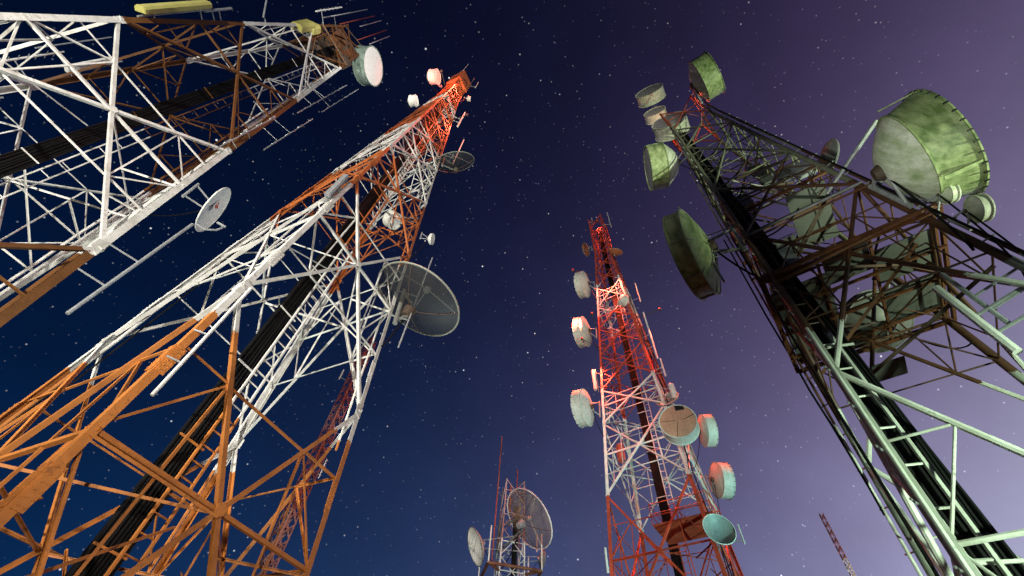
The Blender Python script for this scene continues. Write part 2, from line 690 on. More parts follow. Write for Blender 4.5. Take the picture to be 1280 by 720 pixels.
def drum(T, leg, px, py, dia, d, label, cat='dish antenna', group=None, depth=.45, cone=.28, shroud='dish_white', face='radome_grey', back='dish_white',
         mode='level', ratio=.5, sign=-1, el=0, clips=0, seam=False, notch=False, torn=False, flare=1.0, at=None, name='drum_dish', mountit=True):
    p = at if at is not None else T.at(leg, px, py)
    n = facing_level(px, py, *d, el) if mode == 'level' else facing_ellipse(p, px, py, *d, ratio, sign)
    r = disc_radius(p, n, dia)
    D, Cn = r * 2 * depth, r * 2 * cone
    hub = p - n * (D + Cn)
    root = thing(name, label, cat, hub, group, frame_z(n))
    bpy.context.view_layer.update()
    # reflector back: paraboloid from the hub plate to the rim
    mb = MB()
    prof = [(r * .16, 0), (r * .3, Cn * .05)]
    prof += [(r * flare * x, Cn * (.05 + .95 * ((x - .3) / .7) ** 1.5)) for x in (.42, .55, .68, .8, .9, .97, 1.0)]
    prof += [(r * flare * .985, Cn + .01), (r * flare * .9, Cn * .85 + .01), (r * .5, Cn * .3 + .02), (r * .1, .05)]
    mb.lathe(prof, 48)
    mb.build('reflector', M[back], root, True)
    mb = MB()
    tk = max(.02, r * .025)
    rb = r * flare
    mb.lathe([(rb, Cn - .01), (rb + tk * 1.4, Cn - .01), (rb + tk * 1.4, Cn + tk), (rb + .004, Cn + tk + .004), (r + .004, Cn + D - tk), (r + tk * 1.4, Cn + D - tk), (r + tk * 1.4, Cn + D), (r - tk, Cn + D),
              (rb - tk, Cn)], 56)
    if seam:
        for a in (.4, 2.5, 4.6):
            e = V((math.cos(a), math.sin(a), 0))
            mb.box(e * (r + .012) + V((0, 0, Cn + D / 2)), e * .012, V((-e.y, e.x, 0)) * .04, V((0, 0, D * .48)))
    so = mb.build('shroud', M[shroud], root, True)
    mb = MB()
    dm = r * .05
    prof = [(r * x, Cn + D - .03 + dm * (1 - x * x)) for x in (.985, .9, .7, .45, .2, .02)]
    mb.lathe(prof, 48)
    if torn:
        for rr_, z_ in ((r, Cn + D), (r, Cn), (r * .62, Cn * .5)):
            mb = MB()
            mb.lathe([(rr_ + .03 * math.cos(a_) + .012, z_ + .03 * math.sin(a_)) for a_ in [R(60 * k_) for k_ in range(6)]], 56, True)
            mb.build('rim_hoop', M['rim'], root, True)
        for k_ in range(8):
            a_ = R(45 * k_ + 12)
            e_ = V((math.cos(a_), math.sin(a_), 0))
            mb = MB()
            mb.tube([e_ * r * 1.012 + V((0, 0, Cn)), e_ * r * 1.012 + V((0, 0, Cn + D))], .028, 6)
            mb.tube([e_ * r * 1.0 + V((0, 0, Cn - .02)), e_ * r * .62 + V((0, 0, Cn * .42)), e_ * r * .2 + V((0, 0, -.03))], .022, 6)
            mb.build('rib', M['rim'], root, True)
        cut = [f for f in mb.f if not (sum(mb.v[i][1] for i in f) / 4 < -.35 * r)]
        mb.f = cut
    fo = mb.build('radome', M[face], root, True)
    if notch:
        def loc_dir(ix, iy):
            q0 = proj(p)
            return max((R(k * 5) for k in range(72)), key=lambda a: (lambda q: ((q[0] - q0[0]) * ix + (q[1] - q0[1]) * iy) / math.hypot(q[0] - q0[0], q[1] - q0[1]))(proj(p + frame_z(n) @ V((math.cos(a), math.sin(a), 0)) * .3)))
        zt = Cn + D + .012

        def tp(a, q):
            return V((math.cos(a) * r * q, math.sin(a) * r * q, zt - .03 + dm * (1 - q * q)))
        a1, a2 = loc_dir(-.15, -1), loc_dir(1, -.28)
        sg = 1 if math.sin(loc_dir(.45, -.9) - a1) > 0 else -1
        mb = MB()
        ring = [tp(a1 - sg * .12, .97), tp(a1 - sg * .05, .62), tp(a1 + sg * .25, .68), tp(a1 + sg * .55, .80), tp(a1 + sg * .42, .97), tp(a1 + sg * .15, .99)]
        if sg < 0:
            ring.reverse()
        mb.sweep([ring, [q + V((0, 0, .012)) for q in ring]])
        mb.build('torn_slot_dark', M['black'], fo)  # black patch laid on for the dark inside the tear
        mb = MB()
        mb.tube([tp(a2 + .12, .98), tp(a2 + .06, .6), tp(a2 - .1, .25)], .022, 5, .008)
        mb.build('torn_slot_dark', M['black'], fo)
        for q in (loc_dir(-1, .1), loc_dir(.05, 1)):
            mb = MB()
            mb.tube([tp(q, .97), tp(q, .5), tp(q, .1)], .010, 5)
            mb.build('seam', M['darksteel'], fo)
    if clips:
        for q in range(clips):
            mb = MB()
            a = 2 * math.pi * q / clips
            e = V((math.cos(a), math.sin(a), 0))
            mb.box(e * (r + tk * 1.6) + V((0, 0, Cn + D - D * .07)), e * tk * .45, V((-e.y, e.x, 0)) * r * .012, V((0, 0, D * .06)))
            mb.build('rim_clip', M['black'], so)
    mb = MB()
    mb.lathe([(.02, -r * .12), (r * .11, -r * .12), (r * .16, -.02), (r * .16, .03), (.02, .03)], 20)
    mb.build('hub', M['darksteel'], root, True)
    if mountit and T is not None:
        mount(root, T, hub, n, r, None if leg == 'axis' else leg)
    return root


def bowl(T, leg, px, py, dia, d, ratio, sign, label, group=None, depth=.22, skin='mesh', rim='rim', at=None, feed=True, ribs=12, name='mesh_dish', mode='ellipse', el=0, feedmat='galv', logo=False, mountit=True, cat='dish antenna', feedlen=.75, offset_feed=False):
    p = at if at is not None else T.at(leg, px, py)
    n = facing_ellipse(p, px, py, *d, ratio, sign) if mode == 'ellipse' else facing_level(px, py, *d, el)
    r = disc_radius(p, n, dia)
    D = 2 * r * depth
    hub = p - n * D
    root = thing(name, label, cat, hub, group, frame_z(n))
    bpy.context.view_layer.update()
    mb = MB()
    xs = [.03, .15, .3, .45, .6, .75, .88, 1.0]
    front = [(r * x, D * x * x) for x in xs]
    back = [(r * x, D * x * x - .03) for x in reversed(xs)]
    mb.lathe(front + back, 64, True)
    if not skin.startswith('mesh'):
        ro = mb.build('reflector', M[skin], root, True)
    else:
        mb = MB()
        mb.lathe(front, 64)
        ro = mb.build('reflector', M[skin], root, True)
    mb = MB()
    tr = max(.02, r * .022)
    mb.lathe([(r + tr * math.cos(a), D + tr * math.sin(a)) for a in [R(60 * k) for k in range(6)]], 64, True)
    mb.build('rim', M[rim], root, True)
    if ribs:
        for k in range(ribs):
            a = 2 * math.pi * k / ribs + .2
            e = V((math.cos(a), math.sin(a), 0))
            mb = MB()
            mb.tube([e * r * x + V((0, 0, D * x * x - .02)) for x in (.05, .35, .65, .85, 1)], r * .010, 5)
            mb.build('rib', M['darksteel'], ro)
    if feed:
        F = V((0, 0, r * feedlen))
        for k in range(3):
            a = 2 * math.pi * k / 3 + .7
            e = V((math.cos(a), math.sin(a), 0))
            mb = MB()
            mb.tube([e * r * .93 + V((0, 0, D * .86)), F], r * .013, 6)
            mb.build('feed_strut', M[feedmat], root)
        mb = MB()
        mb.lathe([(.01, F.z - r * .10), (r * .07, F.z - r * .08), (r * .07, F.z + r * .05), (.01, F.z + r * .06)], 16)
        mb.build('feed_horn', M[feedmat], root, True)
    if offset_feed:
        mb = MB()
        a0 = V((r * .15, -r * .98, D))
        mb.tube([a0, a0 + V((0, -.05 * r, .35 * r)), V((.12 * r, -r * .8, D + .62 * r)), V((.1 * r, -r * .55, D + .7 * r)), V((.1 * r, -r * .42, D + .62 * r))], r * .035, 8)
        mb.tube([V((.1 * r, -r * .42, D + .75 * r)), V((.1 * r, -r * .42, D + .42 * r))], r * .05, 10)
        mb.build('feed_arm', M['galv'], root, True)
    if logo:
        mb = MB()
        for (x0, y0, x1, y1) in ((-.02, .30, .20, .36), (.08, .40, .26, .47), (-.06, .42, .05, .46)):
            c = V((r * (x0 + x1) / 2, r * (y0 + y1) / 2, 0))
            c.z = D * (c.xy.length / r) ** 2 + .012
            mb.box(c, V((r * (x1 - x0) / 2, r * .02, .0)), V((-r * .02, r * (y1 - y0) / 2, .0)), V((0, 0, .004)))
        mb.build('printed_mark', M['logo'], ro)
    mb = MB()
    mb.lathe([(.02, -r * .20), (r * .10, -r * .20), (r * .14, .0), (r * .14, .02), (.02, .02)], 20)
    mb.build('hub', M['darksteel'] if skin == 'mesh' else M['galv'], root, True)
    if mountit and T is not None:
        mount(root, T, hub, n, r, None if leg == 'axis' else leg, mat=M['frame_grey'] if skin.startswith('mesh') else None)
    return root


# ------------------------------------------------------------------ small antennas
def pole(T, leg, a, b, rad, label, mat='pole_white', name='whip_antenna', cat='antenna', group=None, arms=2, extras=None, upright=True):
    """a pole that starts at pixel a, stands upright and reaches pixel b, clamped to the leg with short arms"""
    p = T.at(leg, *a)
    if upright:
        q = at_line(b[0], b[1], p, p + V((0, 0, 1)))
        q = V((p.x, p.y, q.z))
    else:
        q = T.at(leg, *b)
    root = thing(name, label, cat, p, group)
    mb = MB()
    d = q - p
    mb.tube([V((0, 0, 0)), d * .5, d], rad, 8)
    mb.build('mast', M[mat], root, True)
    for k in range(arms):
        f = (k + .5) / arms if arms > 1 else .15
        s = p + d * (.12 + .5 * f)
        lp, lg, h = T.near_leg(s, None if leg == 'axis' else leg)
        if (lp - s).length < 5:
            mb = MB()
            mb.tube([s - p, lp - p], min(.03, max(.016, rad * .6)), 6)
            mb.build('clamp_arm', M['galv'], root)
    if extras:
        extras(root, d)
    return root


def loops(root, d):
    """folded dipole loops along a pole"""
    dn = d.normalized()
    s = V((.8, -.6, 0))
    for k in range(4):
        c = d * (.12 + .25 * k)
        mb = MB()
        pts = []
        for q in range(13):
            a = 2 * math.pi * q / 12
            pts.append(c + s * (.30 + .10 * math.cos(a)) + dn * .28 * math.sin(a))
        mb.tube(pts, .014, 5)
        mb.tube([c, c + s * .22], .014, 5)
        mb.build('dipole_loop', M['galv'], root)


def yagi_bits(root, d):
    dn = d.normalized()
    s = V((.75, -.66, 0))
    for k in range(6):
        c = d * (.1 + .15 * k)
        mb = MB()
        mb.tube([c - s * .22, c + s * .22], .012, 5)
        mb.build('element', M['galv'], root)


def panel(T, leg, a, b, w, label, mat='panel_cream', group=None, name='panel_antenna', dep=.4):
    p = T.at(leg, *a)
    q = at_line(b[0], b[1], p, p + V((0, 0, 1)))
    L = abs(q.z - p.z)
    base = V((p.x, p.y, min(p.z, q.z)))
    out = (p - T.axis(0))
    out.z = 0
    out.normalize()
    root = thing(name, label, 'antenna', base, group)
    sd = V((-out.y, out.x, 0))
    mb = MB()
    prof = [(-w / 2, -w * dep), (w / 2, -w * dep), (w / 2, 0), (w * .3, w * dep * .5), (-w * .3, w * dep * .5), (-w / 2, 0)]
    rings = [[sd * x * s + out * y * s + V((0, 0, z)) for x, y in prof] for z, s in ((0, .86), (.04, 1), (L - .04, 1), (L, .86))]
    mb.sweep(rings)
    mb.build('cover', M[mat], root)
    mb = MB()
    mb.tube([out * (-w * dep - .12) + V((0, 0, -.15)), out * (-w * dep - .12) + V((0, 0, L + .15))], .04, 8)
    mb.build('mast', M['galv'], root, True)
    for f in (.15, .85):
        mb = MB()
        s = V((0, 0, L * f))
        lp, lg, h = T.near_leg(base + s, leg if leg != 'axis' else None)
        mb.box(s - out * (w * dep + .06), sd * .07, out * .08, V((0, 0, .05)))
        if (lp - base - s).length < 4:
            mb.tube([s - out * (w * dep + .1), lp - base], .03, 6)
        mb.build('bracket', M['galv'], root)
    return root


def beacon(p, label, size=.16, power=0, group='red obstruction lamps', aim=None, cone=100):
    root = thing('red_tower_lamp', label, 'lamp', p, group)
    mb = MB()
    mb.lathe([(.01, 0), (size * .8, 0), (size * .8, size * .5), (.01, size * .5)], 16)
    mb.build('base', M['darksteel'], root)
    mb = MB()
    mb.lathe([(size * .7, size * .5), (size * .7, size * 1.2), (size * .5, size * 1.7), (size * .05, size * 1.9)], 16)
    mb.build('glass', M['red_lamp'], root, True)
    if power:
        ld = bpy.data.lights.new('red_tower_light', 'SPOT' if aim is not None else 'POINT')
        ld.energy = power
        ld.color = (1, .10, .05)
        ld.shadow_soft_size = .12
        lo = bpy.data.objects.new('red_tower_light', ld)
        lo.location = p + V((0, 0, size * 2.6 + .12))
        if aim is not None:
            dr = (aim - p).normalized()
            ld.spot_size = R(cone)
            ld.spot_blend = .6
            lo.location = p + dr * (size * 2.6 + .12)
            lo.rotation_euler = dr.to_track_quat('-Z', 'Y').to_euler()
        COL.objects.link(lo)
    return root


# ================================================================== the four big towers
T1 = Tower(-0.27696255, 0.10243566, 60, 0.0950105, -1.29441738, .70, .72)
T2 = Tower(-0.13071026, 0.17139419, 50, 0.0713115, 5.01613562, .76, .885)
T3 = Tower(0.17594418, 0.4338143, 55, 0.0819874, 3.28680638, .74, .885)
T4 = Tower(0.22115058, 0.15135049, 36, 0.0750036, 3.26825384, .58, .665)

M['t1'] = banded_paint('white_and_orange_paint', 50, [(0, RUST_ORANGE), (T1.z(.168), WHITE), (T1.z(.307), RUST_ORANGE), (T1.z(.445), WHITE), (T1.z(.60), RUST_ORANGE)])
M['t2'] = banded_paint('orange_and_white_paint', 50, [(0, ORANGE), (T2.z(.123), WHITE), (T2.z(.273), (.52, .145, .032)), (T2.z(.374), WHITE), (T2.z(.505), (.52, .125, .032)), (T2.z(.66), WHITE), (T2.z(.70), (.52, .125, .032))])  # upper orange bands made redder, the red lamplight is in their colour
M['t3'] = banded_paint('red_and_white_paint', 55, [(0, RED), (T3.z(.243), WHITE), (T3.z(.387), RED), (T3.z(.54), WHITE), (T3.z(.63), RED)], .4)
M['t4'] = banded_paint('white_and_orange_paint_dimmed', 30, [(0, DULLWHITE), (T4.z(.183), (.095, .038, .016)), (T4.z(.37), (.25, .26, .17)), (T4.z(.585), (.5, .10, .05))], .6)  # rusty mid band and olive upper band darkened for the dim light there
M['t4leg'] = banded_paint('grey_leg_paint', 30, [(0, (.30, .32, .28)), (T4.z(.183), (.085, .036, .017)), (T4.z(.30), (.20, .21, .15)), (T4.z(.60), (.5, .10, .05))], .6)  # legs above the grey foot darkened in colour for the same dim light

r1 = thing('lattice_tower', 'huge white and orange lattice tower with a white drum dish at its tip', 'tower', T1.axis(T1.h0) * 0)
r2 = thing('lattice_tower', 'tall lattice tower with bright orange lower legs and a boxy orange top', 'tower', (0, 0, 0))
r3 = thing('lattice_tower', 'red and pale pink lattice tower carrying many red topped drum dishes', 'tower', (0, 0, 0))
r4 = thing('lattice_tower', 'dark lattice tower with pale green lower tubes and a wide square deck', 'tower', (0, 0, 0))

lattice(T1, r1, M['t1'], [T1.h0 + .02, .175, .307, .447, .60, .66, .72], .235, .125, .095, .06, lambda h: 3 if h < .3 else (2 if h < .55 else 1))
lattice(T2, r2, M['t2'], [T2.h0 + .01, .143, .292, .385, .465, .53, .585, .63, .67, .71, .75, .79, .83, .885], .135, .088, .072, .045, lambda h: 3 if h < .58 else 2)
lattice(T3, r3, M['t3'], [T3.h0 + .02, .11, .245, .335, .387, .45, .51, .565, .62, .67, .715, .76, .80, .84, .885], .20, .11, .075, .05, lambda h: 3 if h < .6 else 2)
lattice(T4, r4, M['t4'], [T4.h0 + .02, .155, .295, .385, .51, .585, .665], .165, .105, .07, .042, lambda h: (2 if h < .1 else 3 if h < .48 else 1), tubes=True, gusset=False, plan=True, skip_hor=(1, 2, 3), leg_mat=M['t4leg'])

# cable trays and ladders
def unit(x, y):
    return V((x, y, 0)).normalized()


fdir2 = (T2.pt(1, .1) - T2.pt(0, .1))
fdir2.z = 0
fdir2.normalize()
cable_run(T2, r2, M['t2'], T2.h0, .87, V((0, 0, 0)), fdir2, .62, 8, .036, fdir2 * .30 + V((fdir2.y, -fdir2.x, 0)) * .22, .36, 2)
fdir1 = (T1.pt(1, .1) - T1.pt(0, .1))
fdir1.z = 0
fdir1.normalize()
cable_run(T1, r1, M['t1'], T1.h0, .71, V((0, 0, 0)), fdir1, .58, 9, .034, fdir1 * .62 - V((fdir1.y, -fdir1.x, 0)) * .1, .8, 3)
fdir3 = (T3.pt(1, .1) - T3.pt(0, .1))
fdir3.z = 0
fdir3.normalize()
cable_run(T3, r3, M['t3'], T3.h0, .86, V((0, 0, 0)), fdir3, .52, 6, .036, fdir3 * .45, .5, 4)


def t4_run(h):
    a, c = T4.pt(0, h), T4.axis(h)
    p = a.lerp(c, .20)
    return p


ra = unit(.94, -.34)
cable_run(T4, r4, M['t4'], T4.h0, .58, V((0, 0, 0)), ra, .46, 7, .034, -ra * .20 - V((.34, .94, 0)) * .14, .62, 5, follow=t4_run)

def along(T, i, h, du, dv):
    p = T.pt(i, h)
    a = T.phi + i * math.pi / 2
    o = V((math.cos(a), math.sin(a), 0))
    return p + o * du + V((-o.y, o.x, 0)) * dv


rng = random.Random(11)
for (T, rt, i, du, dv, rr, h0, h1, mt) in ((T1, r1, 1, -.42, .10, .06, .05, .62, 't1'), (T1, r1, 2, -.40, -.15, .07, .05, .62, 't1'), (T1, r1, 2, -.35, .15, .05, .05, .5, 't1'),
                                           (T2, r2, 3, -.26, .03, .024, .02, .8, 'cable'), (T2, r2, 3, -.33, -.05, .02, .02, .7, 'cable'),
                                           (T2, r2, 1, -.30, .05, .03, .12, .8, 't2'), (T2, r2, 3, -.30, .15, .035, .05, .8, 't2'), (T2, r2, 2, -.28, .1, .035, .05, .8, 't2'),
                                           (T3, r3, 1, -.30, .1, .05, .02, .8, 't3'), (T3, r3, 1, .14, .1, .03, .02, .8, 'cable'), (T3, r3, 2, -.3, .1, .05, .02, .8, 't3')):
    mb = MB()
    mb.tube([along(T, i, h0 + (h1 - h0) * q / 16, du + rng.uniform(-.02, .02), dv + rng.uniform(-.03, .03)) for q in range(17)], rr, 6)
    mb.build('leg_conduit', M[mt], rt, True)
for hh in (.052, .098, .17, .235, .33):
    for i in (0, 1, 3):
        a = (T2.pt(i, hh + .008) - T2.pt(i, hh - .008)).normalized()
        c = T2.pt(i, hh)
        for s_ in (1, 3):
            u = T2.pt(i + s_, .1) - T2.pt(i, .1)
            u.z = 0
            u.normalize()
            n = T2.pt(i, .1) - T2.axis(.1)
            n.z = 0
            n = n - u * n.dot(u)
            n.normalize()
            mb = MB()
            mb.box(c + u * .105 + n * .011, u * .075, n * .007, a * .30)
            for q in range(6):
                for w_ in (-.04, .04):
                    b0 = c + u * (.105 + w_) + n * .018 + a * (-.25 + .1 * q)
                    mb.tube([b0, b0 + n * .016], .013, 6)
            mb.build('splice_plate', M['t2'], r2)
# small work deck with a rail inside the red tower
wc = T3.axis(.205).lerp(T3.pt(1, .205), .55)
mb = MB()
mb.box(wc, fdir3 * 1.5, V((-fdir3.y, fdir3.x, 0)) * 1.1, V((0, 0, .04)))
wd = mb.build('work_deck', M['t3'], r3)
for z_ in (.55, 1.05):
    mb = MB()
    cs = [wc + fdir3 * 1.5 * a + V((-fdir3.y, fdir3.x, 0)) * 1.1 * b + V((0, 0, z_)) for a, b in ((-1, -1), (1, -1), (1, 1), (-1, 1), (-1, -1))]
    for p, q in zip(cs[:-1], cs[1:]):
        mb.tube([p, q], .025, 5)
    mb.build('hand_rail', M['t3'], wd)
for a, b in ((-1, -1), (0, -1), (1, -1), (1, 1), (-1, 1), (0, 1)):
    mb = MB()
    p = wc + fdir3 * 1.5 * a + V((-fdir3.y, fdir3.x, 0)) * 1.1 * b
    mb.tube([p, p + V((0, 0, 1.05))], .025, 5)
    mb.build('rail_post', M['t3'], wd)

# ------------------------------------------------------------------ T4: pipes along the near leg, deck, rails
def t4_along(i, h, du, dv):
    p = T4.pt(i, h)
    a = T4.phi + i * math.pi / 2
    o = V((math.cos(a), math.sin(a), 0))
    s = V((-o.y, o.x, 0))
    return p + o * du + s * dv


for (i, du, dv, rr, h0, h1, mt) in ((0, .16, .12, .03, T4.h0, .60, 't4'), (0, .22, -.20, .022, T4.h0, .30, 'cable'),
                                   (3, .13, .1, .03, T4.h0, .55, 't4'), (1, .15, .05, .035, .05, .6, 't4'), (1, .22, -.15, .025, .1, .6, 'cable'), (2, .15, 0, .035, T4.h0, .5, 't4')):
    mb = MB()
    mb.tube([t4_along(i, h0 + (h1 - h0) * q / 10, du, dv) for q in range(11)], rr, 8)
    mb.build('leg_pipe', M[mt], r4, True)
# the spacer clips between the leg and its pipes
for i in (0, 3, 1):
    for q in range(26):
        mb = MB()
        h = T4.h0 + .02 + q * .022
        a = t4_along(i, h, 0, -.05)
        b = t4_along(i, h, .24, .06)
        mb.tube([a, b], .016, 5)
        mb.build('pipe_clip', M['galv'], r4)

ex0 = (T4.pt(1, .3) - T4.pt(0, .3)).normalized()
ey0 = (T4.pt(3, .3) - T4.pt(0, .3)).normalized()
# loose pipes that cross the middle of the tower from leg to leg
for (a, b, rr, mt) in (((0, .29, .1), (1, .292, .1), .035, 'galv'), ((0, .283, .15), (1, .284, .15), .028, 'frame_rust'), ((3, .30, .1), (1, .315, .1), .03, 'darksteel'), ((0, .33, 0), (2, .34, 0), .03, 'darksteel'),
                       ((0, .23, .1), (1, .235, .3), .04, 'frame_rust'), ((3, .24, .1), (2, .245, .1), .04, 'frame_rust'), ((0, .42, 0), (2, .43, 0), .025, 'galv'), ((1, .44, 0), (3, .45, 0), .03, 'darksteel'), ((1, .36, .1), (2, .37, .1), .03, 'darksteel'),
                       ((0, .455, .1), (3, .46, .1), .03, 'darksteel'), ((0, .35, .1), (1, .335, .1), .03, 'darksteel')):
    mb = MB()
    mb.tube([T4.pt(*a), T4.pt(*b)], rr, 8)
    mb.build('cross_pipe', M[mt], r4, True)

rng = random.Random(5)
for q in range(16):
    i = rng.randrange(4)
    h = rng.uniform(.19, .46)
    a = T4.pt(i, h).lerp(T4.pt(i + 1, h), rng.uniform(0, .5))
    b = T4.pt(i + rng.choice((1, 2)), h + rng.uniform(-.01, .05)).lerp(T4.axis(h), rng.uniform(0, .5))
    mb = MB()
    d_ = (b - a).normalized()
    u_ = d_.orthogonal().normalized()
    mb.angle([a, b], u_, d_.cross(u_), rng.uniform(.05, .09), .008)
    mb.build('cross_angle', M['darksteel'] if q % 3 else M['frame_rust'], r4)
for q in range(7):
    h = rng.uniform(.26, .46)
    i = rng.randrange(4)
    p = T4.pt(i, h).lerp(T4.axis(h), rng.uniform(.1, .5))
    mb = MB()
    mb.box(p, ex0 * rng.uniform(.12, .3), ey0 * rng.uniform(.10, .2), V((0, 0, rng.uniform(.15, .4))))
    mb.tube([p - V((0, 0, .6)), p + V((0, 0, .6))], .03, 6)
    mb.build('equipment_box', M['dish_dark'] if q % 2 else M['galv'], r4)
for q in range(6):
    h = .47 - .035 * q
    p = T4.pt(0, h, .1).lerp(T4.pt(1, h, .1), rng.uniform(.2, .6))
    mb = MB()
    e_ = T4.pt(0, h, 0).lerp(T4.axis(h), .25)
    mid_ = p.lerp(e_, .5) - V((0, 0, .35))
    mb.tube([p.lerp(mid_, t) * (1 - t) + mid_.lerp(e_, t) * t for t in [k_ / 8 for k_ in range(9)]], .022, 6)
    mb.build('loose_cable', M['cable'], r4, True)

# square deck with an opening, on joists, all round the tower
deck_h = .236
zd = T4.z(deck_h)
ex = (T4.pt(1, deck_h) - T4.pt(0, deck_h)).normalized()      # along the near face
ey = (T4.pt(3, deck_h) - T4.pt(0, deck_h)).normalized()      # towards the far face
half = (T4.pt(1, deck_h) - T4.pt(0, deck_h)).length / 2
dc = T4.axis(deck_h) + ey * .12
E = half + .20
mb = MB()
for s_ in (-1, 1):
    mb.box(dc + ex * s_ * E * 1.05, ex * .03, ey * E * 1.05, V((0, 0, .05)))
    mb.box(dc + ey * s_ * E * 1.05, ex * (E * 1.05 - .033), ey * .03, V((0, 0, .05)))
deck_o = mb.build('work_deck', M['frame_rust'], r4)
for k, (cx, cy, hx, hy) in enumerate(((-.62, -.05, .36, .62), (.66, -.40, .36, .30), (.66, .42, .36, .36), (0, -.70, .27, .28), (-.05, .80, .30, .16), (-.62, .78, .34, .18))):
    mb = MB()
    mb.box(dc + ex * cx * E + ey * cy * E + V((0, 0, .06 + .004 * k)), ex * hx * E, ey * hy * E, V((0, 0, .012)))
    o = mb.build('deck_panel', M['deck'], deck_o)
for s in (-1.02, -.34, .28, .98):
    mb = MB()
    mb.box(dc + ex * s * E, ex * .025, ey * E * 1.03, V((0, 0, .03)))
    mb.build('deck_joist', M['frame_rust'], deck_o)
for s in (-1.02, -.42, .10, .64, 1.0):
    mb = MB()
    mb.box(dc + ey * s * E - V((0, 0, .095)), ey * .025, ex * E * 1.04, V((0, 0, .03)))
    mb.build('deck_joist', M['frame_rust'], deck_o)
mb = MB()
mb.box(T4.at(3, 1112, 462), ex * .32, ey * .3, V((0, 0, .012)))
mb.build('deck_panel', M['deck'], deck_o)
# second lighter work deck higher up
zd2 = .335
half2 = (T4.pt(1, zd2) - T4.pt(0, zd2)).length / 2
for (cx, cy, hx, hy) in ((.55, .1, .4, .8), (-.4, .65, .5, .3)):
    mb = MB()
    mb.box(T4.axis(zd2) + ex * cx * half2 + ey * cy * half2, ex * hx * half2, ey * hy * half2, V((0, 0, .012)))
    mb.build('deck_panel', M['deck'], r4)
for s in (-.9, -.2, .5, 1.1):
    mb = MB()
    mb.box(T4.axis(zd2) + ey * s * half2 - V((0, 0, .07)), ey * .03, ex * half2 * 1.15, V((0, 0, .04)))
    mb.build('deck_joist', M['frame_rust'], r4)
# loose feeder that hangs beside the far left leg
mb = MB()
pts = []
for q, (x, y) in enumerate(((905, 300), (930, 345), (958, 395), (985, 440), (1012, 488), (1040, 532), (1066, 575), (1088, 612), (1106, 644))):
    pts.append(T4.at(3, x, y))
mb.tube(pts, .028, 6)
mb.build('loose_cable', M['cable'], r4, True)

# ------------------------------------------------------------------ dishes on T4 (the dark tower)
G4 = 'dishes on the dark tower'
drum(T4, 3, 811, 113, 37, (-.30, -.95), 'squat grey drum dish, uppermost of the three stacked left of the red tip', group=G4, depth=.40, cone=.12, shroud='dish_greenwhite', face='radome_grey')
drum(T4, 3, 818, 139, 29, (-.30, -.95), 'smallest grey drum dish, middle one of the three stacked left of the red tip', group=G4, depth=.40, cone=.12, shroud='dish_greenwhite', face='radome_grey')
drum(T4, 0, 836, 150, 46, (-.28, -.96), 'wide grey drum dish, lowest of the three stacked left of the red tip', group=G4, depth=.42, cone=.12, shroud='dish_greenwhite', face='radome_grey')
drum(T4, 0, 810, 211, 56, (-.97, .20), 'green stained drum dish with dark face, below the stack of three grey drums', group=G4, depth=.36, cone=.30, shroud='dish_green', face='dish_grey', back='dish_greenwhite', seam=True)
drum(T4, 1, 893, 90, 55, (.82, -.52), 'green drum dish with pale back at the very tip beside the red lamp', group=G4, depth=.36, cone=.16, shroud='dish_green', face='radome_grey', back='dish_greenwhite', seam=True)
drum(T4, 0, 856, 322, 112, (-.90, .42), 'large tattered drum dish with torn dark face on the left of the dark tower', group=G4, depth=.17, cone=.12, shroud='dish_green', face='radome_pink', back='dish_green', seam=True, torn=True, mode='ellipse', ratio=.20, sign=1)
drum(T4, 1, 1180, 178, 147, (.82, -.57), 'giant drum dish with white back and green stained shroud', group=G4, depth=.27, cone=.20, flare=.86, shroud='dish_green', face='radome_grey', back='dish_greenwhite', seam=True, clips=34, mode='ellipse', ratio=.46, sign=1)
drum(T4, 1, 1190, 239, 26, (.9, -.35), 'tiny pale drum dish tucked under the giant drum', group=G4, depth=.3, cone=.25, shroud='dish_greenwhite', face='radome_white', back='dish_greenwhite', mode='ellipse', ratio=.75, sign=1)
drum(T4, 1, 1230, 259, 33, (.9, -.3), 'tiny pale drum dish out on the leg beyond the giant drum', group=G4, depth=.3, cone=.25, shroud='dish_greenwhite', face='radome_white', back='dish_greenwhite', mode='ellipse', ratio=.75, sign=1)
bowl(T4, 2, 1036, 196, 46, (.9, .3), .45, 1, 'dull grey dish seen from behind above the dark bracing', group=G4, skin='dish_grey', rim='dish_grey', ribs=0, feed=False, name='solid_dish', depth=.12)
drum(T4, 'axis', 1090, 400, 84, (-.35, -.94), 'round grey drum dish seen from below through the deck opening of the dark tower', group=G4, depth=.16, cone=.22, shroud='dish_dark', face='radome_grey', back='dish_dark', mode='ellipse', ratio=.86, sign=1, at=EYE + ray(1090, 400) * ((T4.z(.285) - EYE.z) / ray(1090, 400).z))
bowl(T4, 2, 950, 214, 34, (.2, -1), .45, 1, 'dark grey dish half hidden inside the upper bracing', group=G4, skin='dish_grey', rim='galv', ribs=0, feed=False, name='solid_dish')

